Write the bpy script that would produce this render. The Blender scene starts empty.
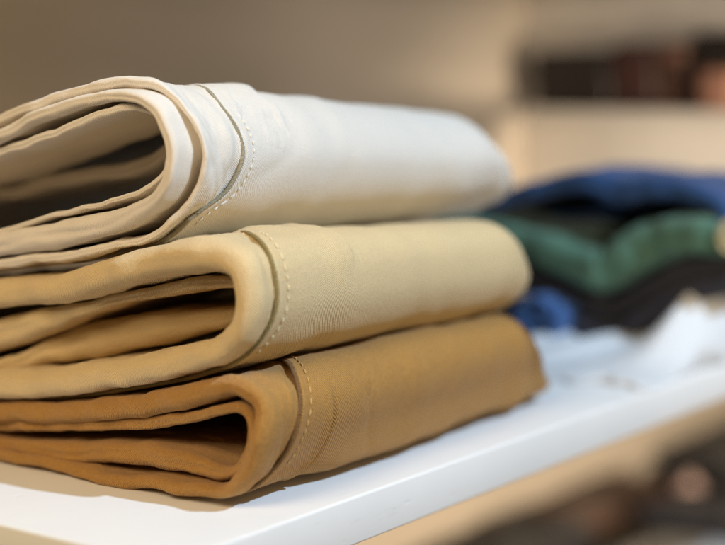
import bpy, math, random
from mathutils import Vector, noise
random.seed(7)
scene = bpy.context.scene
COL = scene.collection

# ------------------------------------------------------------------ helpers
def clamp(a, lo=0.0, hi=1.0):
    return max(lo, min(hi, a))

def sstep(a, b, x):
    t = clamp((x - a) / (b - a))
    return t * t * (3 - 2 * t)

def tag(o, label, cat, group=None):
    o['label'] = label
    o['category'] = cat
    if group:
        o['group'] = group
    return o

def thing(name, loc, label, cat, group=None):
    o = bpy.data.objects.new(name, None)
    o.empty_display_size = 0.02
    COL.objects.link(o)
    o.location = loc
    return tag(o, label, cat, group)

def mesh_obj(name, verts, faces, mat, parent=None, uvs=None, smooth=True):
    me = bpy.data.meshes.new(name)
    me.from_pydata(verts, [], faces)
    if uvs is not None:
        lay = me.uv_layers.new(name='weave')
        for lp in me.loops:
            lay.data[lp.index].uv = uvs[lp.vertex_index]
    if smooth:
        me.polygons.foreach_set('use_smooth', [True] * len(me.polygons))
    me.update()
    me.materials.append(mat)
    o = bpy.data.objects.new(name, me)
    COL.objects.link(o)
    if parent is not None:
        o.parent = parent
        o.matrix_parent_inverse = parent.matrix_basis.inverted()
    return o

def catmull(pts, n):
    """resample a control polyline of equal-length tuples to n points, even in arc length of the first two coordinates"""
    P = [pts[0]] + list(pts) + [pts[-1]]
    dense = []
    for i in range(1, len(P) - 2):
        p0, p1, p2, p3 = P[i - 1], P[i], P[i + 1], P[i + 2]
        for k in range(24):
            t = k / 24
            dense.append(tuple(0.5 * (2 * b + (c - a) * t + (2 * a - 5 * b + 4 * c - d) * t * t + (3 * b - a - 3 * c + d) * t ** 3)
                               for a, b, c, d in zip(p0, p1, p2, p3)))
    dense.append(tuple(pts[-1]))
    L = [0.0]
    for a, b in zip(dense, dense[1:]):
        L.append(L[-1] + math.hypot(b[0] - a[0], b[1] - a[1]))
    out, j = [], 0
    for i in range(n):
        s = L[-1] * i / (n - 1)
        while j < len(L) - 2 and L[j + 1] < s:
            j += 1
        d = L[j + 1] - L[j]
        f = (s - L[j]) / d if d > 1e-12 else 0
        out.append(tuple(a + (b - a) * f for a, b in zip(dense[j], dense[j + 1])) + (s,))
    return out

def section(pts, t, x0, n=170):
    """controls (y,z) + thickness (one or per control) + rim x (one or per control) -> samples (y,z,t,x0,s,ny,nz)"""
    m = len(pts)
    T = t if isinstance(t, (list, tuple)) else [t] * m
    X = x0 if isinstance(x0, (list, tuple)) else [x0] * m
    raw = catmull([(p[0], p[1], T[i], X[i]) for i, p in enumerate(pts)], n)
    # light smoothing of the traced curve
    yz = [(a[0], a[1]) for a in raw]
    for _ in range(3):
        yz = [yz[0]] + [((yz[i - 1][0] + 2 * yz[i][0] + yz[i + 1][0]) / 4, (yz[i - 1][1] + 2 * yz[i][1] + yz[i + 1][1]) / 4)
                        for i in range(1, n - 1)] + [yz[-1]]
    out = []
    for i in range(n):
        a, b = yz[max(i - 1, 0)], yz[min(i + 1, n - 1)]
        ty, tz = b[0] - a[0], b[1] - a[1]
        l = math.hypot(ty, tz) or 1
        out.append((yz[i][0], yz[i][1], raw[i][2], raw[i][3], raw[i][4], tz / l, -ty / l))
    return out

def xsteps(x0, x1, fine, dfine, coarse):
    """x positions from x0 to x1: steps of dfine over the first `fine` metres, then growing to coarse"""
    xs, x, d = [x0], x0, dfine
    while x < x1:
        if x - x0 > fine:
            d = min(coarse, d * 1.12)
        x += d
        xs.append(min(x, x1))
    return xs

def sheet(name, sec, x1, mat, parent, xf=None, disp=None, wob=0.0015, seed=0.0, fine=0.02, dfine=0.0007, coarse=0.006, label=None, rim=16, rimk=1.0, ply=0.3, crump=0.0008):
    """a thick cloth sheet: its section is swept along x from a rounded rim to x1"""
    n = len(sec)
    L = sec[-1][4]
    xm = sum(s[3] for s in sec) / n
    rel = [x - xm for x in xsteps(xm, x1, fine, dfine, coarse)]
    span = rel[-1]
    verts, uvs = [], []
    rows = []
    for r in range(len(rel) - 1, -1, -1):
        rows.append(('o', rel[r]))
    for k in range(1, rim):
        rows.append(('r', math.pi * k / rim))
    inner = [rel[0]] + rel[1::2]
    if inner[-1] != rel[-1]:
        inner.append(rel[-1])
    for q in inner:
        rows.append(('i', q))
    for i, (y, z, t, x0, s, ny, nz) in enumerate(sec):
        e = min(s, L - s)
        cap = math.sqrt(clamp(1 - (1 - clamp(e / max(t * 0.6, 1e-5))) ** 2)) * 0.98 + 0.02
        h = 0.5 * t * cap * (1 + 0.16 * noise.noise(Vector((s * 42, seed + 21, 3.0))))
        x0w = x0 + wob * noise.noise(Vector((s * 45, seed * 3.1, 0.3))) * 1.6 + wob * 0.5 * noise.noise(Vector((s * 140, seed, 4.3)))
        k1 = (x1 - x0w - h) / span
        for kind, a in rows:
            if kind == 'o':
                x, off, u = x0w + h + a * k1, h, a * k1
            elif kind == 'i':
                x, off, u = x0w + h + a * k1, -h, -a * k1 - 3.1 * h
            else:
                gv = math.pi * (0.5 + 0.16 * noise.noise(Vector((s * 30, seed + 7, 1.0))))
                gd = ply * clamp(0.75 + 0.9 * noise.noise(Vector((s * 38, seed + 2, 6.0))))
                ex = rimk * (1 + 0.35 * noise.noise(Vector((s * 60, seed + 11, 2.0)))) * (1 - gd * math.exp(-((a - gv) / 0.26) ** 2))
                x, off, u = x0w + h - h * ex * math.sin(a), h * math.cos(a), -a * h
            yy, zz = (y, z)
            dd = disp(s, x, s / L) if disp else 0.0
            if crump:
                dd += crump * (noise.noise(Vector((s * 75, x * 40, seed * 1.7))) + 0.5 * noise.noise(Vector((s * 170, x * 90, seed * 2.3)))
                               + 0.55 * noise.noise(Vector((s * 14 + off * 60, (x + 0.3 * s) * 260 + off * 150, seed * 0.7))))
            o2 = off + dd
            px, py, pz = x, yy + ny * o2, zz + nz * o2
            if xf:
                px, py, pz = xf(px, py, pz)
            verts.append((px, py, pz))
            uvs.append((s, u))
    m = len(rows)
    faces = []
    for i in range(n - 1):
        for j in range(m - 1):
            a = i * m + j
            faces.append((a, a + 1, a + m + 1, a + m))
    ob = mesh_obj(name, verts, faces, mat, parent, uvs)
    if label:
        ob['label'] = label
    return ob

def tube(pts, r, k=8, twist=0.0):
    """verts, faces, uvs of a round tube along points, closed by tapering"""
    V, F, U = [], [], []
    n = len(pts)
    acc = 0
    for i, p in enumerate(pts):
        a, b = Vector(pts[max(i - 1, 0)]), Vector(pts[min(i + 1, n - 1)])
        t = (b - a).normalized()
        s = t.cross(Vector((0.3, 0.2, 1))).normalized()
        w = t.cross(s)
        if i:
            acc += (Vector(p) - Vector(pts[i - 1])).length
        rr = r * (math.sqrt(max(0.0, 1 - (1 - min(i, n - 1 - i) / 2) ** 2)) * 0.97 + 0.03 if min(i, n - 1 - i) < 2 else 1)
        for j in range(k):
            an = 2 * math.pi * j / k
            q = Vector(p) + (s * math.cos(an) + w * math.sin(an)) * rr * (1 + (0.16 * math.sin(2 * an - 6.2832 * acc / twist) if twist else 0))
            V.append(tuple(q))
            U.append((j / k * r * 6.28, acc))
    for i in range(n - 1):
        for j in range(k):
            F.append((i * k + j, i * k + (j + 1) % k, (i + 1) * k + (j + 1) % k, (i + 1) * k + j))
    F.append(tuple(range(k - 1, -1, -1)))
    F.append(tuple((n - 1) * k + j for j in range(k)))
    return V, F, U

def join_geo(parts):
    V, F, U = [], [], []
    for v, f, u in parts:
        b = len(V)
        V += v
        U += u
        F += [tuple(b + i for i in q) for q in f]
    return V, F, U

def rbox(x0, x1, y0, y1, z0, z1, r=0.0015, seg=3):
    """box with rounded edges: verts, faces, uvs"""
    import bmesh
    bm = bmesh.new()
    bmesh.ops.create_cube(bm, size=1)
    for v in bm.verts:
        v.co = ((x0 + x1) / 2 + v.co.x * (x1 - x0), (y0 + y1) / 2 + v.co.y * (y1 - y0), (z0 + z1) / 2 + v.co.z * (z1 - z0))
    bmesh.ops.bevel(bm, geom=bm.edges[:], offset=r, segments=seg, affect='EDGES', profile=0.5)
    bm.verts.index_update()
    V = [tuple(v.co) for v in bm.verts]
    F = [tuple(v.index for v in f.verts) for f in bm.faces]
    bm.free()
    return V, F, [(v[0], v[1]) for v in V]

# ------------------------------------------------------------------ materials
def srgb(r, g, b):
    f = lambda c: c / 12.92 if c <= 0.04045 else ((c + 0.055) / 1.055) ** 2.4
    return (f(r / 255), f(g / 255), f(b / 255), 1)

def new_mat(name):
    m = bpy.data.materials.new(name)
    m.use_nodes = True
    nt = m.node_tree
    b = nt.nodes['Principled BSDF']
    return m, nt, b

def fabric(name, col, col2, twill=1450.0, bump=0.35, sheen=0.12, mottle=0.5, rough=0.9, weave_dark=0.14):
    """woven cotton twill: fine diagonal ribs, broken up by yarn noise, over a faint washed mottling"""
    m, nt, b = new_mat(name)
    N, L = nt.nodes.new, nt.links.new
    tc = N('ShaderNodeTexCoord')
    mp = N('ShaderNodeMapping')
    mp.inputs['Rotation'].default_value = (0, 0, math.radians(38))
    L(tc.outputs['UV'], mp.inputs['Vector'])
    wv = N('ShaderNodeTexWave')
    wv.inputs['Scale'].default_value = 0.314 / 0.00072 * twill / 1450.0
    wv.inputs['Distortion'].default_value = 0.5
    wv.inputs['Detail'].default_value = 2
    wv.inputs['Detail Scale'].default_value = 2.2
    L(mp.outputs['Vector'], wv.inputs['Vector'])
    yarn = N('ShaderNodeTexNoise')
    yarn.inputs['Scale'].default_value = 1900
    yarn.inputs['Detail'].default_value = 3
    L(tc.outputs['UV'], yarn.inputs['Vector'])
    big = N('ShaderNodeTexNoise')
    big.inputs['Scale'].default_value = 95
    big.inputs['Detail'].default_value = 6
    big.inputs['Roughness'].default_value = 0.65
    L(tc.outputs['UV'], big.inputs['Vector'])
    mid = N('ShaderNodeTexNoise')
    mid.inputs['Scale'].default_value = 620
    mid.inputs['Detail'].default_value = 5
    mid.inputs['Roughness'].default_value = 0.7
    L(tc.outputs['UV'], mid.inputs['Vector'])
    avg = N('ShaderNodeMix'); avg.data_type = 'FLOAT'
    avg.inputs[0].default_value = 0.75
    L(big.outputs['Fac'], avg.inputs[2]); L(mid.outputs['Fac'], avg.inputs[3])
    rp = N('ShaderNodeValToRGB')
    rp.color_ramp.elements[0].position = 0.5 - 0.15 / (mottle + 0.2)
    rp.color_ramp.elements[1].position = 0.5 + 0.15 / (mottle + 0.2)
    rp.color_ramp.elements[0].position = clamp(rp.color_ramp.elements[0].position, 0, 0.45)
    rp.color_ramp.elements[1].position = clamp(rp.color_ramp.elements[1].position, 0.55, 1)
    rp.color_ramp.elements[0].color = col2
    rp.color_ramp.elements[1].color = col
    L(avg.outputs[0], rp.inputs['Fac'])
    add = N('ShaderNodeMath'); add.operation = 'MULTIPLY_ADD'
    L(yarn.outputs['Fac'], add.inputs[0]); add.inputs[1].default_value = 0.9
    wk = N('ShaderNodeMath'); wk.operation = 'MULTIPLY'; wk.inputs[1].default_value = 0.6
    L(wv.outputs['Fac'], wk.inputs[0]); L(wk.outputs[0], add.inputs[2])
    mr = N('ShaderNodeMapRange')
    mr.inputs['From Min'].default_value = 0.2
    mr.inputs['From Max'].default_value = 1.05
    mr.inputs['To Min'].default_value = 1 - weave_dark
    mr.inputs['To Max'].default_value = 1.0 + weave_dark * 0.35
    L(add.outputs[0], mr.inputs['Value'])
    mx = N('ShaderNodeMix'); mx.data_type = 'RGBA'; mx.blend_type = 'MULTIPLY'
    mx.inputs['Factor'].default_value = 1.0
    L(rp.outputs['Color'], mx.inputs[6]); L(mr.outputs['Result'], mx.inputs[7])
    L(mx.outputs[2], b.inputs['Base Color'])
    bp = N('ShaderNodeBump')
    bp.inputs['Strength'].default_value = bump
    bp.inputs['Distance'].default_value = 0.0004
    hb = N('ShaderNodeMath'); hb.operation = 'MULTIPLY_ADD'; hb.inputs[1].default_value = 1.6
    L(mid.outputs['Fac'], hb.inputs[0]); L(add.outputs[0], hb.inputs[2])
    L(hb.outputs[0], bp.inputs['Height'])
    L(bp.outputs['Normal'], b.inputs['Normal'])
    b.inputs['Roughness'].default_value = rough
    b.inputs['Specular IOR Level'].default_value = 0.2
    b.inputs['Sheen Weight'].default_value = sheen
    b.inputs['Sheen Roughness'].default_value = 0.5
    return m

def plain(name, col, rough=0.6, spec=0.4, nscale=60.0, namp=0.06, bump=0.0, metal=0.0, stretch=(1, 1, 1)):
    m, nt, b = new_mat(name)
    N, L = nt.nodes.new, nt.links.new
    tc = N('ShaderNodeTexCoord')
    mp = N('ShaderNodeMapping')
    mp.inputs['Scale'].default_value = stretch
    L(tc.outputs['Object'], mp.inputs['Vector'])
    no = N('ShaderNodeTexNoise')
    no.inputs['Scale'].default_value = nscale
    no.inputs['Detail'].default_value = 6
    L(mp.outputs['Vector'], no.inputs['Vector'])
    mr = N('ShaderNodeMapRange')
    mr.inputs['From Min'].default_value = 0.3; mr.inputs['From Max'].default_value = 0.7
    mr.inputs['To Min'].default_value = 1 - namp; mr.inputs['To Max'].default_value = 1 + namp * 0.3
    L(no.outputs['Fac'], mr.inputs['Value'])
    mx = N('ShaderNodeMix'); mx.data_type = 'RGBA'; mx.blend_type = 'MULTIPLY'
    mx.inputs['Factor'].default_value = 1
    mx.inputs[6].default_value = col
    L(mr.outputs['Result'], mx.inputs[7])
    L(mx.outputs[2], b.inputs['Base Color'])
    b.inputs['Roughness'].default_value = rough
    b.inputs['Specular IOR Level'].default_value = spec
    b.inputs['Metallic'].default_value = metal
    if bump:
        bp = N('ShaderNodeBump')
        bp.inputs['Strength'].default_value = bump
        bp.inputs['Distance'].default_value = 0.0006
        L(no.outputs['Fac'], bp.inputs['Height'])
        L(bp.outputs['Normal'], b.inputs['Normal'])
    return m

M = {}
M['white_twill'] = fabric('white_twill', (0.79, 0.735, 0.665, 1), (0.75, 0.69, 0.615, 1), bump=0.5, mottle=0.3, weave_dark=0.19)
M['khaki_twill'] = fabric('khaki_twill', (0.76, 0.595, 0.345, 1), (0.71, 0.535, 0.29, 1), bump=0.8, mottle=0.4, weave_dark=0.34)
M['camel_twill'] = fabric('camel_twill', (0.50, 0.268, 0.070, 1), (0.40, 0.198, 0.048, 1), bump=0.9, mottle=0.9, weave_dark=0.42, sheen=0.15)
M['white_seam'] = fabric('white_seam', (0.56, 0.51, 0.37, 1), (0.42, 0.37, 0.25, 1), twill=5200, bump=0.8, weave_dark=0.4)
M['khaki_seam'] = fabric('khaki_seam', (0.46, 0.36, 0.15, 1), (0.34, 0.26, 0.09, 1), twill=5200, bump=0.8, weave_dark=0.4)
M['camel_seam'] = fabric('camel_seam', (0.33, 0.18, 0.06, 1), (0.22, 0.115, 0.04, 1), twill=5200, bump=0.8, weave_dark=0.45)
M['white_thread'] = plain('white_thread', (0.82, 0.80, 0.74, 1), 0.8, 0.2)
M['khaki_thread'] = plain('khaki_thread', (0.80, 0.71, 0.48, 1), 0.8, 0.2)
M['camel_thread'] = plain('camel_thread', (0.60, 0.38, 0.15, 1), 0.8, 0.2)
M['blue'] = fabric('blue_denim', (0.028, 0.080, 0.215, 1), (0.018, 0.050, 0.145, 1), bump=0.3, mottle=0.7)
M['green'] = fabric('green_cotton', (0.10, 0.20, 0.145, 1), (0.065, 0.145, 0.10, 1), bump=0.3, mottle=0.7)
M['mid_blue'] = fabric('mid_blue_denim', (0.06, 0.14, 0.34, 1), (0.04, 0.10, 0.26, 1), bump=0.3, mottle=0.7)
M['black'] = fabric('black_cotton', (0.034, 0.033, 0.038, 1), (0.024, 0.024, 0.029, 1), bump=0.3)
M['navy'] = fabric('navy_cotton', (0.042, 0.044, 0.064, 1), (0.03, 0.032, 0.048, 1), bump=0.3)
M['cream'] = fabric('cream_knit', (0.72, 0.70, 0.52, 1), (0.66, 0.63, 0.45, 1), bump=0.4)
M['white_cloth'] = fabric('white_cloth', (0.70, 0.72, 0.74, 1), (0.64, 0.66, 0.69, 1), bump=0.2)
M['grey_cloth'] = fabric('grey_cloth', (0.42, 0.44, 0.45, 1), (0.34, 0.36, 0.38, 1), bump=0.3)

# traced cross-sections of the cloth layers, (y, z) in metres
A_OUT = [(0.2615, 0.123), (0.1906, 0.1385), (0.1518, 0.149), (0.1292, 0.1551), (0.1109, 0.1593), (0.0911, 0.1628), (0.0774, 0.1642), (0.0683, 0.1634), (0.0605, 0.1592), (0.0528, 0.1524), (0.0474, 0.1426), (0.0465, 0.1339), (0.0508, 0.121), (0.061, 0.1097), (0.0735, 0.1019), (0.0934, 0.0971), (0.116, 0.0923), (0.1543, 0.0868), (0.1934, 0.0806), (0.2649, 0.0698)]
A_INN = [(0.2621, 0.1138), (0.191, 0.1298), (0.1521, 0.1415), (0.1293, 0.1498), (0.1082, 0.1549), (0.0912, 0.1578), (0.0781, 0.1587), (0.0684, 0.1576), (0.0606, 0.1523), (0.0551, 0.1424), (0.0537, 0.134), (0.0575, 0.1239), (0.0667, 0.1164), (0.0787, 0.1107), (0.096, 0.1066), (0.1157, 0.1018), (0.1539, 0.0954), (0.193, 0.0894), (0.2643, 0.0792)]
A_LIN = [(0.2625, 0.1068), (0.1913, 0.1228), (0.1524, 0.1348), (0.1297, 0.1407), (0.1143, 0.1451), (0.0931, 0.1511), (0.0809, 0.1544), (0.0712, 0.1522), (0.065, 0.1461), (0.0625, 0.1369), (0.0659, 0.1274), (0.0752, 0.1212), (0.0958, 0.1151), (0.1154, 0.1105), (0.1537, 0.1009), (0.1928, 0.0934), (0.2639, 0.0849)]
A_CRE = [(0.304, 0.098), (0.2285, 0.1088), (0.2005, 0.1146), (0.1706, 0.1203), (0.1421, 0.124), (0.1256, 0.128), (0.1077, 0.1386), (0.0944, 0.148)]
B_OUT = [(0.2657, 0.0566), (0.194, 0.069), (0.1548, 0.0739), (0.1199, 0.0788), (0.0937, 0.0861), (0.0672, 0.0928), (0.0461, 0.0974), (0.0299, 0.0977), (0.021, 0.0945), (0.0177, 0.0864), (0.0177, 0.0776), (0.0233, 0.0676), (0.0314, 0.0614), (0.039, 0.0587), (0.0574, 0.0532), (0.0881, 0.0458), (0.1195, 0.039), (0.1564, 0.0335), (0.1959, 0.0285), (0.2681, 0.0192)]
B_LIN = [(0.2675, 0.0279), (0.195, 0.0475), (0.1555, 0.0575), (0.1318, 0.0648), (0.1161, 0.0691), (0.1009, 0.0741), (0.0822, 0.0785), (0.0626, 0.0829), (0.0412, 0.0861), (0.026, 0.0857)]
B_FLO = [(0.2845, 0.0184), (0.2104, 0.0314), (0.1697, 0.0403), (0.1453, 0.0477), (0.1292, 0.0524), (0.1077, 0.0574), (0.0915, 0.0615), (0.0742, 0.0652), (0.0547, 0.0698), (0.0406, 0.0738)]
C_OUT = [(0.2689, 0.0067), (0.1965, 0.0166), (0.1569, 0.022), (0.1051, 0.0289), (0.0576, 0.0392), (0.0367, 0.0456), (0.0225, 0.0484), (0.0127, 0.043), (0.0109, 0.0337), (0.0144, 0.0235), (0.022, 0.0135), (0.0311, 0.007), (0.0519, 0.005), (0.0892, 0.0026), (0.1225, 0.0007), (0.1578, -0.0006), (0.1974, -0.0021), (0.2696, -0.005)]
C_INN = [(0.2693, -0.0001), (0.1968, 0.0103), (0.1572, 0.0158), (0.1201, 0.0207), (0.0852, 0.0256), (0.0578, 0.0311), (0.0337, 0.0381), (0.0236, 0.0413), (0.0182, 0.0374), (0.0183, 0.0288), (0.0219, 0.0198), (0.026, 0.0145), (0.0346, 0.0128), (0.0518, 0.0143), (0.0733, 0.0141), (0.0969, 0.012), (0.1222, 0.0088), (0.1576, 0.0057), (0.1971, 0.0034), (0.2693, -0.0006)]
C_LIN = [(0.2973, -0.0104), (0.2216, -0.0004), (0.1802, 0.0065), (0.1414, 0.0112), (0.1051, 0.0147), (0.071, 0.0176), (0.052, 0.0173)]
BLUE = [(0.1962, 0.0708), (0.1661, 0.0844), (0.1407, 0.0944), (0.1077, 0.1012), (0.0886, 0.1026), (0.0738, 0.0978), (0.0587, 0.0996), (0.0395, 0.101), (0.0205, 0.0966), (0.0037, 0.0887), (0.0035, 0.0807), (0.0169, 0.0788), (0.0358, 0.0824)]
GREEN = [(0.1962, 0.0727), (0.166, 0.0699), (0.1454, 0.0666), (0.1224, 0.0624), (0.0979, 0.0523), (0.0801, 0.048), (0.0663, 0.0574), (0.0547, 0.0654), (0.033, 0.072), (0.0075, 0.073), (-0.0109, 0.0666)]
BLACK = [(0.196, 0.0449), (0.1509, 0.0398), (0.122, 0.0357), (0.0974, 0.0271), (0.075, 0.0247), (0.0476, 0.0402), (0.0225, 0.0528), (-0.0081, 0.0584)]
CHAR = [(0.1729, 0.0143), (0.1218, 0.0169), (0.0937, 0.012), (0.0667, 0.0133), (0.0441, 0.0274), (0.0221, 0.0399), (-0.0084, 0.0481)]
NAVY = [(0.1202, 0.0064)]
CREAM = [(-0.0149, 0.0784)]
WHITE = [(0.1383, -0.0033), (0.0962, -0.0027), (0.0694, 0.0012), (0.0435, 0.0063), (0.0341, 0.0143), (0.0238, 0.0269), (0.0068, 0.0382), (-0.014, 0.045), (-0.0288, 0.04), (-0.0321, 0.0263), (-0.0296, 0.0137), (-0.0062, 0.0056)]
UPZ = 0.274
AMB = 0.14
KEY = 160.0
KDIR = (-0.06, 0.72, -0.70)
FILL = 6.5
FILL_POS = (0.30, -1.60, 0.12)
SIDE = 8.5
SIDE_POS = (-0.75, -0.05, 0.68)
LOW = 125.0
END_FILL = 40.0
FSTOP = 3.5

# ------------------------------------------------------------------ the white shelf unit
def laminate():
    m, nt, b = new_mat('white_lacquer')
    N, L = nt.nodes.new, nt.links.new
    tc = N('ShaderNodeTexCoord')
    n1 = N('ShaderNodeTexNoise'); n1.inputs['Scale'].default_value = 9; n1.inputs['Detail'].default_value = 8
    L(tc.outputs['Object'], n1.inputs['Vector'])
    n2 = N('ShaderNodeTexNoise'); n2.inputs['Scale'].default_value = 240; n2.inputs['Detail'].default_value = 4
    L(tc.outputs['Object'], n2.inputs['Vector'])
    rp = N('ShaderNodeValToRGB')
    rp.color_ramp.elements[0].position = 0.3; rp.color_ramp.elements[0].color = (0.77, 0.775, 0.78, 1)
    rp.color_ramp.elements[1].position = 0.7; rp.color_ramp.elements[1].color = (0.83, 0.83, 0.83, 1)
    L(n1.outputs['Fac'], rp.inputs['Fac'])
    sc = N('ShaderNodeTexNoise'); sc.inputs['Scale'].default_value = 130; sc.inputs['Detail'].default_value = 9; sc.inputs['Roughness'].default_value = 0.75
    ms = N('ShaderNodeMapping'); ms.inputs['Scale'].default_value = (0.18, 1.0, 1.0); ms.inputs['Rotation'].default_value = (0, 0, 0.25)
    L(tc.outputs['Object'], ms.inputs['Vector']); L(ms.outputs['Vector'], sc.inputs['Vector'])
    rs = N('ShaderNodeMapRange'); rs.inputs['From Min'].default_value = 0.60; rs.inputs['From Max'].default_value = 0.72
    rs.inputs['To Min'].default_value = 1.0; rs.inputs['To Max'].default_value = 0.86
    L(sc.outputs['Fac'], rs.inputs['Value'])
    mm = N('ShaderNodeMix'); mm.data_type = 'RGBA'; mm.blend_type = 'MULTIPLY'; mm.inputs['Factor'].default_value = 1
    L(rp.outputs['Color'], mm.inputs[6]); L(rs.outputs['Result'], mm.inputs[7])
    L(mm.outputs[2], b.inputs['Base Color'])
    # small scuffs and dents of the lacquer
    vo = N('ShaderNodeTexVoronoi'); vo.inputs['Scale'].default_value = 85; vo.feature = 'F1'
    mp = N('ShaderNodeMapping'); mp.inputs['Scale'].default_value = (0.5, 1.0, 1.6)
    L(tc.outputs['Object'], mp.inputs['Vector']); L(mp.outputs['Vector'], vo.inputs['Vector'])
    mr = N('ShaderNodeMapRange'); mr.inputs['From Min'].default_value = 0.0; mr.inputs['From Max'].default_value = 0.16
    L(vo.outputs['Distance'], mr.inputs['Value'])
    ad = N('ShaderNodeMath'); ad.operation = 'MULTIPLY_ADD'; ad.inputs[1].default_value = 0.35
    L(n2.outputs['Fac'], ad.inputs[0]); L(mr.outputs['Result'], ad.inputs[2])
    bp = N('ShaderNodeBump'); bp.inputs['Strength'].default_value = 0.22; bp.inputs['Distance'].default_value = 0.0006
    L(ad.outputs[0], bp.inputs['Height']); L(bp.outputs['Normal'], b.inputs['Normal'])
    b.inputs['Roughness'].default_value = 0.38
    b.inputs['Specular IOR Level'].default_value = 0.4
    return m

M['lacquer'] = laminate()
M['panel'] = plain('cream_panel', (0.54, 0.47, 0.39, 1), 0.55, 0.3, nscale=3.0, namp=0.14, bump=0.0, stretch=(1, 1, 5))
M['end_panel'] = plain('end_panel', (0.74, 0.68, 0.60, 1), 0.55, 0.3, nscale=4.0, namp=0.12, stretch=(1, 5, 1))

unit = thing('shelf_unit', (0.6, 0.2, -0.02), 'white lacquered open shelf unit with cream back panel that carries the folded clothes', 'shelf')
def slab(name, mat, *b, r=0.0012, label=None):
    v, f, u = rbox(*b, r=r)
    o = mesh_obj(name, v, f, mat, unit, u)
    if label:
        o['label'] = label
    return o
slab('shelf_board', M['lacquer'], 0.0, 1.75, 0.0, 0.400, -0.020, 0.0, label='white shelf board under the two clothes stacks')
slab('shelf_board', M['lacquer'], 0.0, 1.75, 0.0, 0.400, UPZ, UPZ + 0.02)
slab('shelf_board', M['panel'], 0.0, 1.75, 0.0, 0.400, -0.31, -0.29)
slab('back_panel', M['panel'], 0.0, 1.75, 0.4005, 0.418, -0.45, 0.55)
slab('end_panel', M['end_panel'], 0.925, 0.943, 0.03, 0.3995, 0.0005, UPZ - 0.0005)
slab('ledge', M['end_panel'], 0.868, 0.9245, 0.05, 0.372, 0.128, 0.137)

# ------------------------------------------------------------------ folded chinos of the front stack
def offset_sec(sec, d, t, xs):
    """section moved outward by d, with thickness t and rim position xs(s/L, y, z)"""
    L = sec[-1][4]
    out = []
    for (y, z, t0, x0, s, ny, nz) in sec:
        out.append((y + ny * (t0 / 2 + d), z + nz * (t0 / 2 + d), t, xs(s / L, y, z), s, ny, nz))
    return out

def pillow(zb0, zbf, kf, xe, L, zc_rel, ztop0, inset=0.022, y_mid=0.11, lean=0.010, heel=0.0, dip=0.0):
    """how the folded leg tapers along x and closes round at its far end"""
    def xf(x, y, z):
        a = clamp((x - 0.08) / (xe - 0.08))
        k = 1 + (kf - 1) * a
        zb = zb0 + (zbf - zb0) * a
        zz = zb + (z - zb0) * k
        H = (ztop0 - zb0) * k
        zc = zb + H * zc_rel
        e = clamp((x - (xe - L)) / L)
        f = (1 - e ** 2.3) ** (1 / 2.3) if e < 1 else 0.0
        z2 = zc + (zz - zc) * f
        y2 = y + inset * (1 - f) * (1 - sstep(0.06, 0.16, y))
        rel = clamp((zz - zb) / H)
        x2 = x - lean * sstep(xe - 2.2 * L, xe, x) * rel
        z2 -= dip * rel * sstep(0.068, 0.100, x) * f
        y2 -= heel * (1 - sstep(0.0, 0.024, zz - zb)) * sstep(0.09, 0.15, x) * (1 - sstep(0.02, 0.06, y))
        return x2, y2 + SKEW * (x - 0.065), z2
    return xf

def interp(tab, q):
    for (a, va), (b, vb) in zip(tab, tab[1:]):
        if q <= b:
            t = clamp((q - a) / (b - a))
            return va + (vb - va) * t
    return tab[-1][1]

def smooth_tab(tab):
    """table over section fraction -> smooth function"""
    P = catmull([(a, b) for a, b in tab], 200)
    T = [(p[0], p[1]) for p in P]
    return lambda q: interp(T, q)

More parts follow.
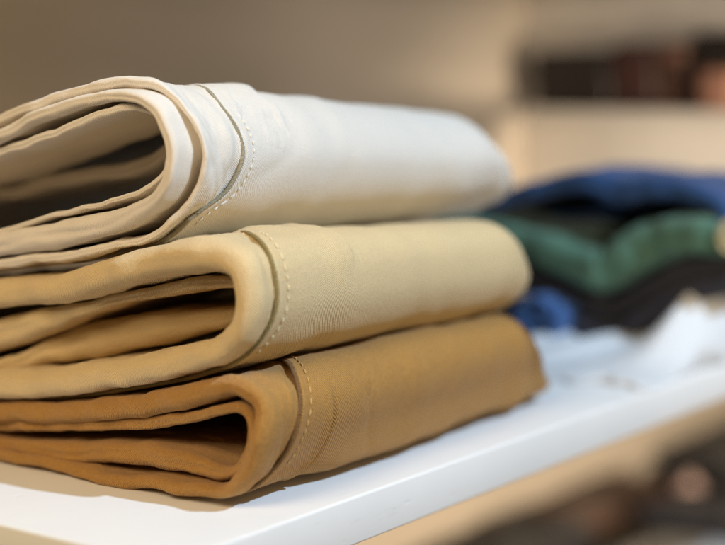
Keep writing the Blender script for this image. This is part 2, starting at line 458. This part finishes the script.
def build_chinos(root, kind, outer_pts, outer_t, outer_x, xs_pts, xe, xf, seed, creases, stitch_range, fold_amp, rimk=1.0, seam_r=0.00085, band_dip=0.0):
    fab, seam, thread = M[kind + '_twill'], M[kind + '_seam'], M[kind + '_thread']
    sec = section(outer_pts, outer_t, outer_x, 230)
    L = sec[-1][4]
    fr = list(xs_pts)
    fr = [(0.0, fr[0][1])] + fr + [(1.0, fr[-1][1])]
    xs0 = smooth_tab(fr)
    xs = lambda q: xs0(q) + 0.0011 * noise.noise(Vector((q * 26, seed, 9.0)))
    def wr(s, x, q):
        v = noise.noise(Vector((x * 30, s * 22, seed))) * 0.9 + noise.noise(Vector((x * 75, s * 48, seed + 5))) * 0.45
        v += 0.22 * noise.noise(Vector((x * 190, s * 120, seed + 9)))
        v += 0.55 * noise.noise(Vector(((x - 0.25 * s) * 150, s * 16, seed + 14))) * (0.5 + noise.noise(Vector((x * 25, s * 30, seed + 3))))
        return v
    def ridge(x, s, a, c, sd):
        return (1 - min(1.0, abs(noise.noise(Vector((x * a, s * c, sd)))) * 2.2)) ** 3
    def band_disp(s, x, q):
        w = 0.0007 * noise.noise(Vector((s * 55, seed, x * 12))) + wr(s, x, q) * fold_amp * sstep(0.062, 0.076, x) * (1 - sstep(-0.004, 0.001, x - xs(q)))
        m = sstep(0.066, 0.08, x)
        w -= 0.0009 * m * ridge(x - 0.5 * s, s + 0.3 * x, 34, 20, seed + 60) * clamp(0.5 + 1.2 * noise.noise(Vector((x * 22, s * 18, seed + 66))))
        w += 0.0012 * m * noise.noise(Vector(((x - 0.4 * s) * 60, s * 26, seed + 70)))
        w -= 0.0011 * m * sstep(0.44, 0.47, q) * (1 - sstep(0.56, 0.60, q)) * sum(math.exp(-(((x - 0.066) - c0 - c1 * (q - 0.5)) / 0.0016) ** 2) * a0 for c0, c1, a0 in pulls)
        # soft sinking of the cloth just before the overlapping seam
        w -= 0.0007 * math.exp(-((x - xs(q) + 0.0035) / 0.003) ** 2)
        return w
    pulls = [(0.006, 0.09, 0.8), (0.013, 0.16, 0.6), (0.019, 0.2, 0.5)] if kind == 'white' else [(0.004, 0.10, 0.9), (0.0085, 0.13, 0.8)]
    zlo = 0.1 if band_dip else 0.0
    band_x1 = max(x for _, x in fr) + 0.012
    sheet('leg_end', sec, band_x1, fab, root, xf=lambda x, y, z: (x, y + SKEW * (x - 0.065), z - band_dip * sstep(0.068, 0.098, x) * sstep(0.02, 0.08, y) * sstep(zlo, zlo + 0.06, z)), disp=band_disp, rimk=rimk, ply=0.22 if kind == 'white' else 0.08, seed=seed, fine=0.05, dfine=0.0007)
    # the main leg overlaps the band and ends in a lip
    bsec = offset_sec(sec, -0.0002, 0.0022, lambda q, y, z: xs(q))
    lo, hi = xs(0.5), xe
    def body_disp(s, x, q):
        g = clamp((x - xs(q)) / 0.02)
        v = noise.noise(Vector((x * 16, s * 20, seed + 20))) * 0.6 + noise.noise(Vector((x * 45, s * 26, seed + 30))) * 0.35
        v += 0.16 * noise.noise(Vector(((x - 0.3 * s) * 130, s * 22, seed + 24)))
        v += 0.75 * noise.noise(Vector(((x - 0.2 * s) * 46, s * 9, seed + 28)))
        w = v * fold_amp * 1.0 * g * (1 + 1.2 * sstep(0.20, 0.30, x))
        w -= 0.0007 * g * ridge(x + 0.6 * s, s - 0.3 * x, 22, 16, seed + 80) * clamp(0.2 + 1.4 * noise.noise(Vector((x * 15, s * 14, seed + 86))))
        w += 0.00035 * math.exp(-((x - xs(q) - 0.0014) / 0.0018) ** 2)          # welt of the lip
        w -= 0.0002 * math.exp(-((x - xs(q) - STO) / 0.0012) ** 2)              # pull of the stitch line
        w += 0.00016 * noise.noise(Vector((x * 60, s * 330, seed + 40))) * 2.2 * math.exp(-((x - xs(q) - STO) / 0.004) ** 2)  # pucker
        for (x_of, depth, wid, q0, q1) in creases:
            m = sstep(q0 - 0.03, q0, q) * (1 - sstep(q1, q1 + 0.03, q))
            if m > 0:
                d = x - x_of(q)
                w -= depth * m * math.exp(-(d / wid) ** 2)
                w += depth * 0.5 * m * math.exp(-((d + 2.4 * wid) / (2 * wid)) ** 2)
        return w
    sheet('folded_leg', bsec, xe, fab, root, xf=xf, disp=body_disp, wob=0.0003, ply=0.0, rimk=1.0, crump=0.0, seed=seed + 2, fine=0.045, dfine=0.0006, coarse=0.005)
    # the far fold of the leg, at the back of the shelf
    yb = bsec[0][0] - 0.004
    za, zc = bsec[0][1], max(bsec[-1][1], 0.002)
    zm, hh = (za + zc) / 2, (za - zc) / 2
    bk = [(yb, za), (yb + 0.012, zm + hh * 0.8), (yb + 0.018, zm), (yb + 0.012, zm - hh * 0.8), (yb, zc)]
    sheet('back_fold', section(bk, 0.004, 0.062, 50), xe - 0.0002, fab, root, xf=lambda x, y, z: xf(x, y, max(z, 0.0005)), seed=seed + 4, coarse=0.01)
    # piping that shows in the gap of the seam, and the stitch line beside it
    def surf(i, x, lift):
        y, z, t, x0, s, ny, nz = bsec[i]
        q = s / L
        o = 0.0011 + body_disp(s, x, q) + lift
        return xf(x, y + ny * o, z + nz * o)
    seg = [i for i in range(len(bsec)) if bsec[i][0] < 0.125]
    pipe = [surf(i, bsec[i][3] - 0.0008, -0.0006) for i in seg[::1]]
    def dense(P, m=5):
        return [tuple(a + (c_ - a) * k / m for a, c_ in zip(p, q)) for p, q in zip(P, P[1:]) for k in range(m)] + [P[-1]]
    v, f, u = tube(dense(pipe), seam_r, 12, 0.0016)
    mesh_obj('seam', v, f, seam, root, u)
    st = []
    q0, q1 = stitch_range
    s, pitch, ln = q0 * L, 0.0031, 0.0021
    def at_s(s, lift):
        j = s / L * (len(bsec) - 1)
        i = min(int(j), len(bsec) - 2)
        a, b = [surf(k, xs(bsec[k][4] / L) + STO, lift) for k in (i, i + 1)]
        return [p + (r - p) * (j - i) for p, r in zip(a, b)]
    while s < q1 * L:
        l2 = ln * random.uniform(0.85, 1.1)
        pts = [at_s(s + l2 * k / 5, 0.0002 + 0.0002 * math.sin(math.pi * k / 5)) for k in range(6)]
        st.append(tube(pts, 0.00038, 6))
        s += pitch * random.uniform(0.95, 1.06)
    V, F, U = join_geo(st)
    mesh_obj('stitching', V, F, thread, root, U)
    return sec

STO = 0.0058
SKEW = 0.055
GRP = 'folded chinos of the front stack'

# camel pair, at the bottom
c = thing('folded_chinos', (0.19, 0.12, 0.0), 'camel brown folded chinos at the bottom of the front stack, lying on the white shelf', 'trousers', GRP)
Ct = [0.009] * 3 + [0.0095, 0.0095, 0.009, 0.0085, 0.008, 0.008, 0.0075, 0.0065] + [0.0055] * 7
C2 = [(y, max(z, Ct[i] / 2 + 0.0006)) for i, (y, z) in enumerate(C_OUT)]
build_chinos(c, 'camel', C2, Ct, 0.064,
             [(0.36, 0.130), (0.40, 0.126), (0.419, 0.120), (0.445, 0.107), (0.472, 0.0915), (0.498, 0.083), (0.524, 0.080), (0.55, 0.0775), (0.60, 0.077)],
             0.341, pillow(0.0, 0.0, 0.95, 0.341, 0.032, 0.24, 0.054, lean=0.058, heel=0.011), 11.0,
             [(lambda q: 0.1065 + 0.02 * (0.53 - q), 0.0017, 0.0011, 0.505, 0.60), (lambda q: 0.135 + 0.2 * (q - 0.5), 0.0005, 0.0022, 0.46, 0.53)], (0.435, 0.53), 0.0014, 1.55)
s_ = section([(y, max(z, 0.0075)) for y, z in C_INN], [0.005] * 6 + [0.004] * 6 + [0.006, 0.0085, 0.010, 0.0095, 0.008, 0.006, 0.005, 0.004], 0.066)
sheet('inner_leg', s_, 0.16, M['camel_twill'], c, seed=3.3, disp=lambda s, x, q: 0.0008 * noise.noise(Vector((x * 40, s * 40, 2.2))) * sstep(0.066, 0.08, x))
s_ = section([(y, max(z, 0.011)) for y, z in C_LIN], 0.0035, 0.092, 90)
sheet('lining', s_, 0.16, M['camel_twill'], c, seed=5.3)

# khaki pair, in the middle
c = thing('folded_chinos', (0.19, 0.12, 0.05), 'beige khaki folded chinos in the middle of the front stack', 'trousers', GRP)
Bt = [0.012] * 4 + [0.013, 0.0135, 0.0135, 0.013, 0.012, 0.011, 0.011, 0.011, 0.011, 0.011] + [0.012] * 6
build_chinos(c, 'khaki', B_OUT, Bt, 0.063,
             [(0.35, 0.120), (0.393, 0.111), (0.419, 0.101), (0.445, 0.0885), (0.472, 0.0785), (0.498, 0.0765), (0.524, 0.072), (0.55, 0.0705), (0.60, 0.072)],
             0.318, pillow(0.0500, 0.0455, 0.87, 0.318, 0.028, 0.36, 0.1055, lean=0.026), 23.0, [(lambda q: 0.20 + 0.5 * (q - 0.5), 0.0006, 0.003, 0.46, 0.54)], (0.43, 0.535), 0.0014, 1.5)
s_ = section(B_LIN, [0.014, 0.014, 0.014, 0.009, 0.006, 0.0045, 0.005, 0.0055, 0.005, 0.004], [0.071] * 5 + [0.074, 0.076, 0.077, 0.078, 0.078], 110)
sheet('inner_leg', s_, 0.16, M['khaki_twill'], c, seed=7.3, disp=lambda s, x, q: 0.0010 * noise.noise(Vector((x * 40, s * 35, 4.2))))
s_ = section(B_FLO, [0.004, 0.004, 0.005, 0.011, 0.0155, 0.015, 0.013, 0.010, 0.007, 0.004], [0.078] * 4 + [0.086, 0.09, 0.094, 0.098, 0.102, 0.106], 110)
sheet('lining', s_, 0.16, M['khaki_twill'], c, seed=8.3, wob=0.0015, disp=lambda s, x, q: 0.0012 * noise.noise(Vector((x * 40, s * 30, 6.2))))

# off-white pair, on top
c = thing('folded_chinos', (0.19, 0.12, 0.10), 'off-white folded chinos on top of the front stack', 'trousers', GRP)
At = [0.0048] * 7 + [0.0042, 0.0034, 0.0028, 0.0026, 0.0026, 0.0026, 0.0028, 0.0032, 0.0038] + [0.0045] * 4
Ax = [0.0665] * 6 + [0.068, 0.070, 0.072, 0.0735, 0.074, 0.074, 0.0735, 0.072, 0.070, 0.068] + [0.0665] * 4
build_chinos(c, 'white', A_OUT, At, Ax,
             [(0.30, 0.120), (0.341, 0.116), (0.40, 0.105), (0.445, 0.0985), (0.472, 0.0985), (0.498, 0.0973), (0.524, 0.092), (0.55, 0.081), (0.60, 0.079)],
             0.380, pillow(0.098, 0.0925, 0.75, 0.380, 0.038, 0.28, 0.1665, inset=0.03, lean=0.058, dip=0.0032), 37.0, [(lambda q: 0.285 + 0.3 * (q - 0.5), 0.0006, 0.006, 0.36, 0.54), (lambda q: 0.175 - 0.2 * (q - 0.5), 0.0005, 0.004, 0.40, 0.50)], (0.44, 0.56), 0.0013, 1.2, band_dip=0.0040)
s_ = section(A_INN, [0.005] * 7 + [0.0052] * 5 + [0.0065, 0.0085, 0.0105, 0.0115, 0.0095, 0.008, 0.007], 0.0625)
sheet('inner_leg', s_, 0.13, M['white_twill'], c, seed=13.3, disp=lambda s, x, q: 0.0007 * noise.noise(Vector((x * 40, s * 40, 8.2))) * sstep(0.066, 0.08, x))
s_ = section(A_LIN, [0.004] * 6 + [0.003] * 3 + [0.0022] * 8, [0.0665] * 7 + [0.071] * 5 + [0.066] * 5)
sheet('lining', s_, 0.13, M['white_twill'], c, seed=15.3, disp=lambda s, x, q: 0.0008 * noise.noise(Vector((x * 35, s * 35, 9.2))))
s_ = section(A_CRE, [0.005, 0.006, 0.007, 0.007, 0.007, 0.006, 0.005, 0.004], 0.125, 100)
sheet('crumpled_fold', s_, 0.20, M['white_twill'], c, seed=17.3, wob=0.002)

# ------------------------------------------------------------------ second stack, farther along the shelf
GRP2 = 'folded clothes of the far stack'
def sag(x0, drop):
    return lambda x, y, z: (x, y, z - drop * sstep(x0 + 0.05, x0 + 0.28, x))
def garment(name, label, cat, parts, mat, x1, seed, drop=0.0, grp=GRP2, amp=0.002):
    y0, z0 = parts[0][0][len(parts[0][0]) // 2]
    r = thing(name, (0.5, y0, z0), label, cat, grp)
    for k, (pts, t, x0, pname) in enumerate(parts):
        s = section(pts, t, x0, 110)
        sheet(pname, s, x1, mat, r, xf=sag(0.47, drop), seed=seed + k, dfine=0.002, coarse=0.008, wob=0.003,
              disp=lambda s, x, q: amp * noise.noise(Vector((x * 18, s * 25, seed))))
    return r
zmin = lambda pts, m: [(y, max(z, m)) for y, z in pts]
garment('folded_jeans', 'blue denim garment folded on top of the far stack', 'trousers',
        [(BLUE, [0.010, 0.010, 0.011, 0.012, 0.014, 0.017, 0.014, 0.013, 0.012, 0.010, 0.008, 0.007, 0.006], 0.47, 'outer_fold'),
         ([(0.2, 0.066), (0.15, 0.074), (0.11, 0.079), (0.08, 0.083), (0.05, 0.086), (0.02, 0.086)], 0.006, 0.53, 'inner_fold')], M['blue'], 0.74, 41, 0.02)
garment('folded_shirt', 'green garment sagging in a V under the blue denim of the far stack', 'shirt',
        [(GREEN, [0.010, 0.013, 0.016, 0.020, 0.024, 0.026, 0.027, 0.027, 0.025, 0.021, 0.014], 0.462, 'folded_layer')], M['green'], 0.72, 43, 0.02)
garment('folded_trousers', 'black garment folded right below the green one in the far stack', 'trousers',
        [(BLACK, [0.012, 0.014, 0.016, 0.016, 0.013, 0.015, 0.014, 0.012], 0.472, 'folded_layer')], M['black'], 0.72, 45, 0.015)
garment('folded_trousers', 'charcoal navy garment between the black garment and the white cloth of the far stack', 'trousers',
        [(zmin(CHAR, 0.011), [0.012, 0.013, 0.014, 0.013, 0.014, 0.013, 0.012], 0.465, 'folded_layer')], M['navy'], 0.72, 47, 0.01)
# rolled navy garment: a spiral section
def spiral(cy, cz, r0, r1, turns, n=26, a0=0.0):
    return [(cy + (r0 + (r1 - r0) * i / (n - 1)) * math.cos(a0 - turns * 6.2832 * i / (n - 1)),
             cz + (r0 + (r1 - r0) * i / (n - 1)) * math.sin(a0 - turns * 6.2832 * i / (n - 1))) for i in range(n)]
garment('rolled_jeans', 'rolled blue garment at the foot of the far stack beside the camel chinos', 'trousers',
        [(spiral(0.115, 0.0195, 0.003, 0.0165, 2.6, 40), 0.0042, 0.450, 'rolled_layer')], M['mid_blue'], 0.64, 49, 0.0, amp=0.0006)
garment('rolled_sweater', 'pale cream roll at the front of the far stack, cut by the right picture edge', 'sweater',
        [(spiral(-0.0105, 0.0775, 0.002, 0.0105, 2.4, 40), 0.003, 0.452, 'rolled_layer')], M['cream'], 0.62, 51, 0.012, amp=0.0005)
r = thing('white_shirt', (0.5, 0.04, 0.0), 'crumpled white garment spilling towards the shelf edge under the far stack', 'shirt', GRP2)
def heap(x, y):
    prof = interp([(-0.004, 0.050), (0.006, 0.0485), (0.022, 0.039), (0.034, 0.025), (0.046, 0.013), (0.07, 0.006), (0.13, 0.004)], y)
    u = x + 0.25 * y
    rise = sstep(0.395, 0.50, u)
    w = noise.noise(Vector((x * 15, y * 22, 3.0))) * 0.006 + noise.noise(Vector((x * 60, y * 60, 13.0))) * 0.0004 + 0.0030 * math.sin((y * 0.9 + x * 0.35) * 150 + 2.0 * noise.noise(Vector((x * 14, y * 14, 8.0)))) * sstep(0.39, 0.43, u)
    edge = sstep(0.374 + 0.014 * noise.noise(Vector((y * 25, 4.4, 1.0))), 0.386, u)
    front = math.sqrt(clamp((y - 0.001) / 0.022))
    return 0.0006 + edge * front * max(0.003, prof * rise + 0.0045 + w * (0.35 + rise * 0.6))
V, F, U = [], [], []
nx, ny = 120, 70
for side in (0, 1):
    for i in range(nx):
        for k in range(ny):
            x = 0.372 + 0.36 * (i / (nx - 1)) ** 1.3
            y = 0.003 + 0.126 * (k / (ny - 1)) ** 1.4
            x += (0.022 * noise.noise(Vector((y * 30, 2.2, 5.0))) + 0.012 * noise.noise(Vector((y * 90, 1.2, 3.0)))) * (1 - i / (nx - 1))
            y += 0.004 * noise.noise(Vector((x * 30, 7.7, 1.0))) * (1 - k / (ny - 1))
            z = heap(x, y)
            V.append((x, y, z if side == 0 else 0.0003)); U.append((x, y))
for side in (0, 1):
    o_ = side * nx * ny
    for i in range(nx - 1):
        for k in range(ny - 1):
            a = o_ + i * ny + k
            F.append((a, a + ny, a + ny + 1, a + 1) if side == 0 else (a, a + 1, a + ny + 1, a + ny))
ring = [i * ny for i in range(nx)] + [(nx - 1) * ny + k for k in range(1, ny)] + [i * ny + ny - 1 for i in range(nx - 2, -1, -1)] + [k for k in range(ny - 2, 0, -1)]
for a, c2 in zip(ring, ring[1:] + ring[:1]):
    F.append((a, nx * ny + a, nx * ny + c2, c2))
mesh_obj('draped_cloth', V, F, M['white_cloth'], r, U)
s_ = section([(0.10, 0.016), (0.06, 0.018), (0.045, 0.022), (0.03, 0.031), (0.018, 0.041), (0.006, 0.044), (0.0, 0.036)], [0.004, 0.005, 0.006, 0.006, 0.006, 0.005, 0.004], [0.50, 0.49, 0.48, 0.478, 0.48, 0.485, 0.49], 80)
sheet('upper_fold', s_, 0.72, M['white_cloth'], r, seed=54, dfine=0.002, coarse=0.008, wob=0.003)

# ------------------------------------------------------------------ leather goods on the ledge of the end panel
def leather(name, col):
    return plain(name, col, 0.45, 0.4, nscale=140, namp=0.25, bump=0.3)
M['leather_black'] = leather('leather_black', (0.022, 0.016, 0.014, 1))
M['leather_dark'] = leather('leather_dark', (0.06, 0.025, 0.02, 1))
M['leather_brown'] = leather('leather_brown', (0.15, 0.07, 0.045, 1))
M['pink_reflection'] = leather('pink_reflection', (0.42, 0.21, 0.14, 1))
GRP3 = 'leather pouches on the ledge'
def pouch(name, label, cat, x0, x1, y0, y1, h, mat, grp=GRP3):
    r = thing(name, ((x0 + x1) / 2, (y0 + y1) / 2, 0.137), label, cat, grp)
    z0 = 0.1372
    v, f, u = rbox(x0, x1, y0, y1, z0, z0 + h, r=min(0.006, (x1 - x0) * 0.3), seg=4)
    mesh_obj('pouch_body', v, f, mat, r, u)
    v, f, u = rbox(x0 - 0.003, x0 + 0.0005, y0 + 0.002, y1 - 0.002, z0 + h * 0.42, z0 + h * 0.94, r=0.0015)
    mesh_obj('flap', v, f, mat, r, u)
    return r
pouch('leather_pouch', 'black leather pouch leaning at the far left end of the wall ledge', 'pouch', 0.885, 0.918, 0.292, 0.368, 0.051, M['leather_black'])
pouch('leather_pouch', 'dark brown leather pouch next to the black one on the wall ledge', 'pouch', 0.885, 0.918, 0.248, 0.290, 0.057, M['leather_dark'])
pouch('leather_pouch', 'reddish brown leather pouch on the wall ledge', 'pouch', 0.887, 0.918, 0.222, 0.246, 0.057, M['leather_brown'])
pouch('leather_pouch', 'tall black leather case at the right picture edge on the wall ledge', 'pouch', 0.895, 0.920, 0.165, 0.220, 0.066, M['leather_black'])
pouch('leather_pouch', 'small block painted as a pinkish tan purse in front of the tall black leather case', 'reflection', 0.870, 0.888, 0.168, 0.200, 0.035, M['pink_reflection'])  # pink block, its colour stands in for a lamp reflection

# ------------------------------------------------------------------ clothes on the lower shelf
GRP4 = 'clothes on the lower shelf'
M['brown_cloth'] = fabric('brown_cotton', (0.12, 0.07, 0.05, 1), (0.09, 0.05, 0.035, 1), bump=0.3)
def low_fold(name, label, cat, x0, x1, y0, y1, h, mat, seed, z0=-0.29):
    """a folded garment: a U of cloth with its nose to the front and an inner layer"""
    r = thing(name, (x0, (y0 + y1) / 2, z0), label, cat, GRP4)
    hh = h / 2
    pts = [(y1, z0 + h * 0.82), ((y0 + y1) / 2, z0 + h * 0.93), (y0 + hh, z0 + h * 0.9), (y0 + hh * 0.25, z0 + h * 0.72), (y0, z0 + h * 0.48),
           (y0 + hh * 0.25, z0 + h * 0.24), (y0 + hh, z0 + h * 0.12), ((y0 + y1) / 2, z0 + h * 0.12), (y1, z0 + h * 0.12)]
    s = section(pts, h * 0.2, x0, 80)
    am = lambda s, x, q: h * 0.09 * noise.noise(Vector((x * 20, s * 25, seed)))
    xf = lambda x, y, z: (x, y, max(z, z0 + 0.0004))
    sheet('outer_fold', s, x1, mat, r, xf=xf, seed=seed, dfine=0.003, coarse=0.01, wob=0.002, disp=am)
    pts = [(y1, z0 + h * 0.5), ((y0 + y1) / 2, z0 + h * 0.5), (y0 + hh * 0.9, z0 + h * 0.5)]
    s = section(pts, h * 0.25, x0 + 0.006, 40)
    sheet('inner_fold', s, x1, mat, r, seed=seed + 1, dfine=0.003, coarse=0.01, wob=0.002)
    return r
low_fold('folded_trousers', 'long dark folded trousers against the back of the lower shelf', 'trousers', 0.66, 0.90, 0.30, 0.395, 0.045, M['black'], 61)
low_fold('folded_trousers', 'dark brown folded trousers right of the long dark ones on the lower shelf', 'trousers', 0.92, 1.09, 0.33, 0.395, 0.042, M['brown_cloth'], 63)
low_fold('folded_shirt', 'grey folded shirt at the bottom of the picture on the lower shelf', 'shirt', 0.80, 0.95, 0.15, 0.27, 0.035, M['grey_cloth'], 65)
low_fold('folded_shirt', 'dark navy folded shirt between grey and pale clothes on the lower shelf', 'shirt', 0.97, 1.06, 0.18, 0.30, 0.05, M['navy'], 67)
low_fold('folded_shirt', 'pale folded shirt in the lower right corner of the picture', 'shirt', 0.98, 1.12, 0.05, 0.165, 0.04, M['white_cloth'], 69)
low_fold('folded_shirt', 'black folded shirt behind the pink highlight ball on the lower shelf', 'shirt', 1.20, 1.50, 0.30, 0.39, 0.045, M['black'], 71)

# pale ball made up to stand in for a blurred pink highlight
M['rose'] = plain('rose_highlight', (0.92, 0.68, 0.63, 1), 0.12, 0.8, nscale=30, namp=0.05)
ball = thing('stand_in_ball', (1.163, 0.33, -0.29), 'pale rose ball standing in for a highlight among the dark clothes of the lower shelf', 'ornament')
def uvsphere(cx, cy, cz, r, n=24, k=14):
    V, F = [], []
    for i in range(k + 1):
        a = math.pi * i / k
        for j in range(n):
            b = 2 * math.pi * j / n
            V.append((cx + r * math.sin(a) * math.cos(b), cy + r * math.sin(a) * math.sin(b), cz + r * math.cos(a)))
    for i in range(k):
        for j in range(n):
            F.append((i * n + j, (i + 1) * n + j, (i + 1) * n + (j + 1) % n, i * n + (j + 1) % n))
    return V, F, [(v[0], v[1]) for v in V]
v, f, u = uvsphere(1.163, 0.33, -0.2745, 0.015)
mesh_obj('ball', v, f, M['rose'], ball, u)
v, f, u = rbox(1.160, 1.166, 0.327, 0.333, -0.260, -0.255, r=0.0015)
mesh_obj('cap', v, f, M['rose'], ball, u)

M['red_enamel'] = plain('red_enamel', (0.40, 0.13, 0.09, 1), 0.2, 0.6, nscale=30, namp=0.05)
ball = thing('stand_in_ball', (1.12, 0.35, -0.29), 'dull red round ornament just left of the pale rose ball on the lower shelf', 'ornament')
v, f, u = uvsphere(1.12, 0.35, -0.2755, 0.014)
mesh_obj('ball', v, f, M['red_enamel'], ball, u)
v, f, u = rbox(1.117, 1.123, 0.347, 0.353, -0.262, -0.257, r=0.0015)
mesh_obj('cap', v, f, M['red_enamel'], ball, u)

# ------------------------------------------------------------------ light: warm shop interior, one cool spot from in front and above
world = bpy.data.worlds.new('World')
scene.world = world
world.use_nodes = True
bg = world.node_tree.nodes['Background']
bg.inputs['Color'].default_value = (1.0, 0.70, 0.37, 1)
bg.inputs['Strength'].default_value = AMB

def lamp(name, kind, loc, target, energy, col, **kw):
    d = bpy.data.lights.new(name, kind)
    d.energy = energy
    d.color = col
    for k, w in kw.items():
        setattr(d, k, w)
    o = bpy.data.objects.new(name, d)
    COL.objects.link(o)
    o.location = loc
    o.rotation_euler = (Vector(target) - Vector(loc)).to_track_quat('-Z', 'Y').to_euler()
    return o
LD = Vector(KDIR).normalized()
tgt = Vector((0.22, 0.05, 0.12))
lamp('ceiling_spot', 'SPOT', tgt - LD * 1.9, tgt, KEY, (0.57, 0.775, 1.0), spot_size=math.radians(70), spot_blend=0.6, shadow_soft_size=0.028)

lamp('shop_fill', 'AREA', FILL_POS, (0.35, 0.3, 0.16), FILL, (1.0, 0.77, 0.48), size=0.9)
lamp('side_lamp', 'AREA', SIDE_POS, (0.08, 0.12, 0.08), SIDE, (1.0, 0.77, 0.48), size=0.45)
lamp('lower_fill', 'SPOT', (0.30, -1.2, -0.11), (1.06, 0.4, -0.24), LOW, (1.0, 0.82, 0.60), spot_size=math.radians(36), spot_blend=0.5, shadow_soft_size=0.05)  # added spot that brightens the bay below the shelf, no visible source
lamp('end_panel_fill', 'SPOT', (-0.75, -1.5, 0.42), (0.92, 0.22, 0.20), END_FILL, (1.0, 0.89, 0.76), spot_size=math.radians(23), spot_blend=0.5, shadow_soft_size=0.06)  # added spot that lifts the end panel, not a shop fixture

# ------------------------------------------------------------------ camera
cam = bpy.data.cameras.new('camera')
co = bpy.data.objects.new('camera', cam)
COL.objects.link(co)
co.location = (-0.39524, -0.36960, 0.1665)
co.rotation_euler = Vector((0.8035872, 0.5826309, -0.1216083)).to_track_quat('-Z', 'Y').to_euler()
cam.sensor_width = 36
cam.lens = 80.044
cam.clip_start = 0.01
cam.clip_end = 50
cam.dof.use_dof = True
cam.dof.focus_distance = 0.645
cam.dof.aperture_fstop = FSTOP
cam.dof.aperture_blades = 0
scene.camera = co

vs = scene.view_settings
vs.view_transform = 'Standard'
vs.look = 'None'
vs.exposure = 0
vs.gamma = 1
scene.cycles.use_denoising = True
scene.cycles.denoiser = 'OPENIMAGEDENOISE'
scene.cycles.denoising_input_passes = 'RGB_ALBEDO_NORMAL'
scene.cycles.denoising_prefilter = 'NONE'
scene.cycles.use_adaptive_sampling = False
scene.cycles.max_bounces = 8
scene.cycles.diffuse_bounces = 6
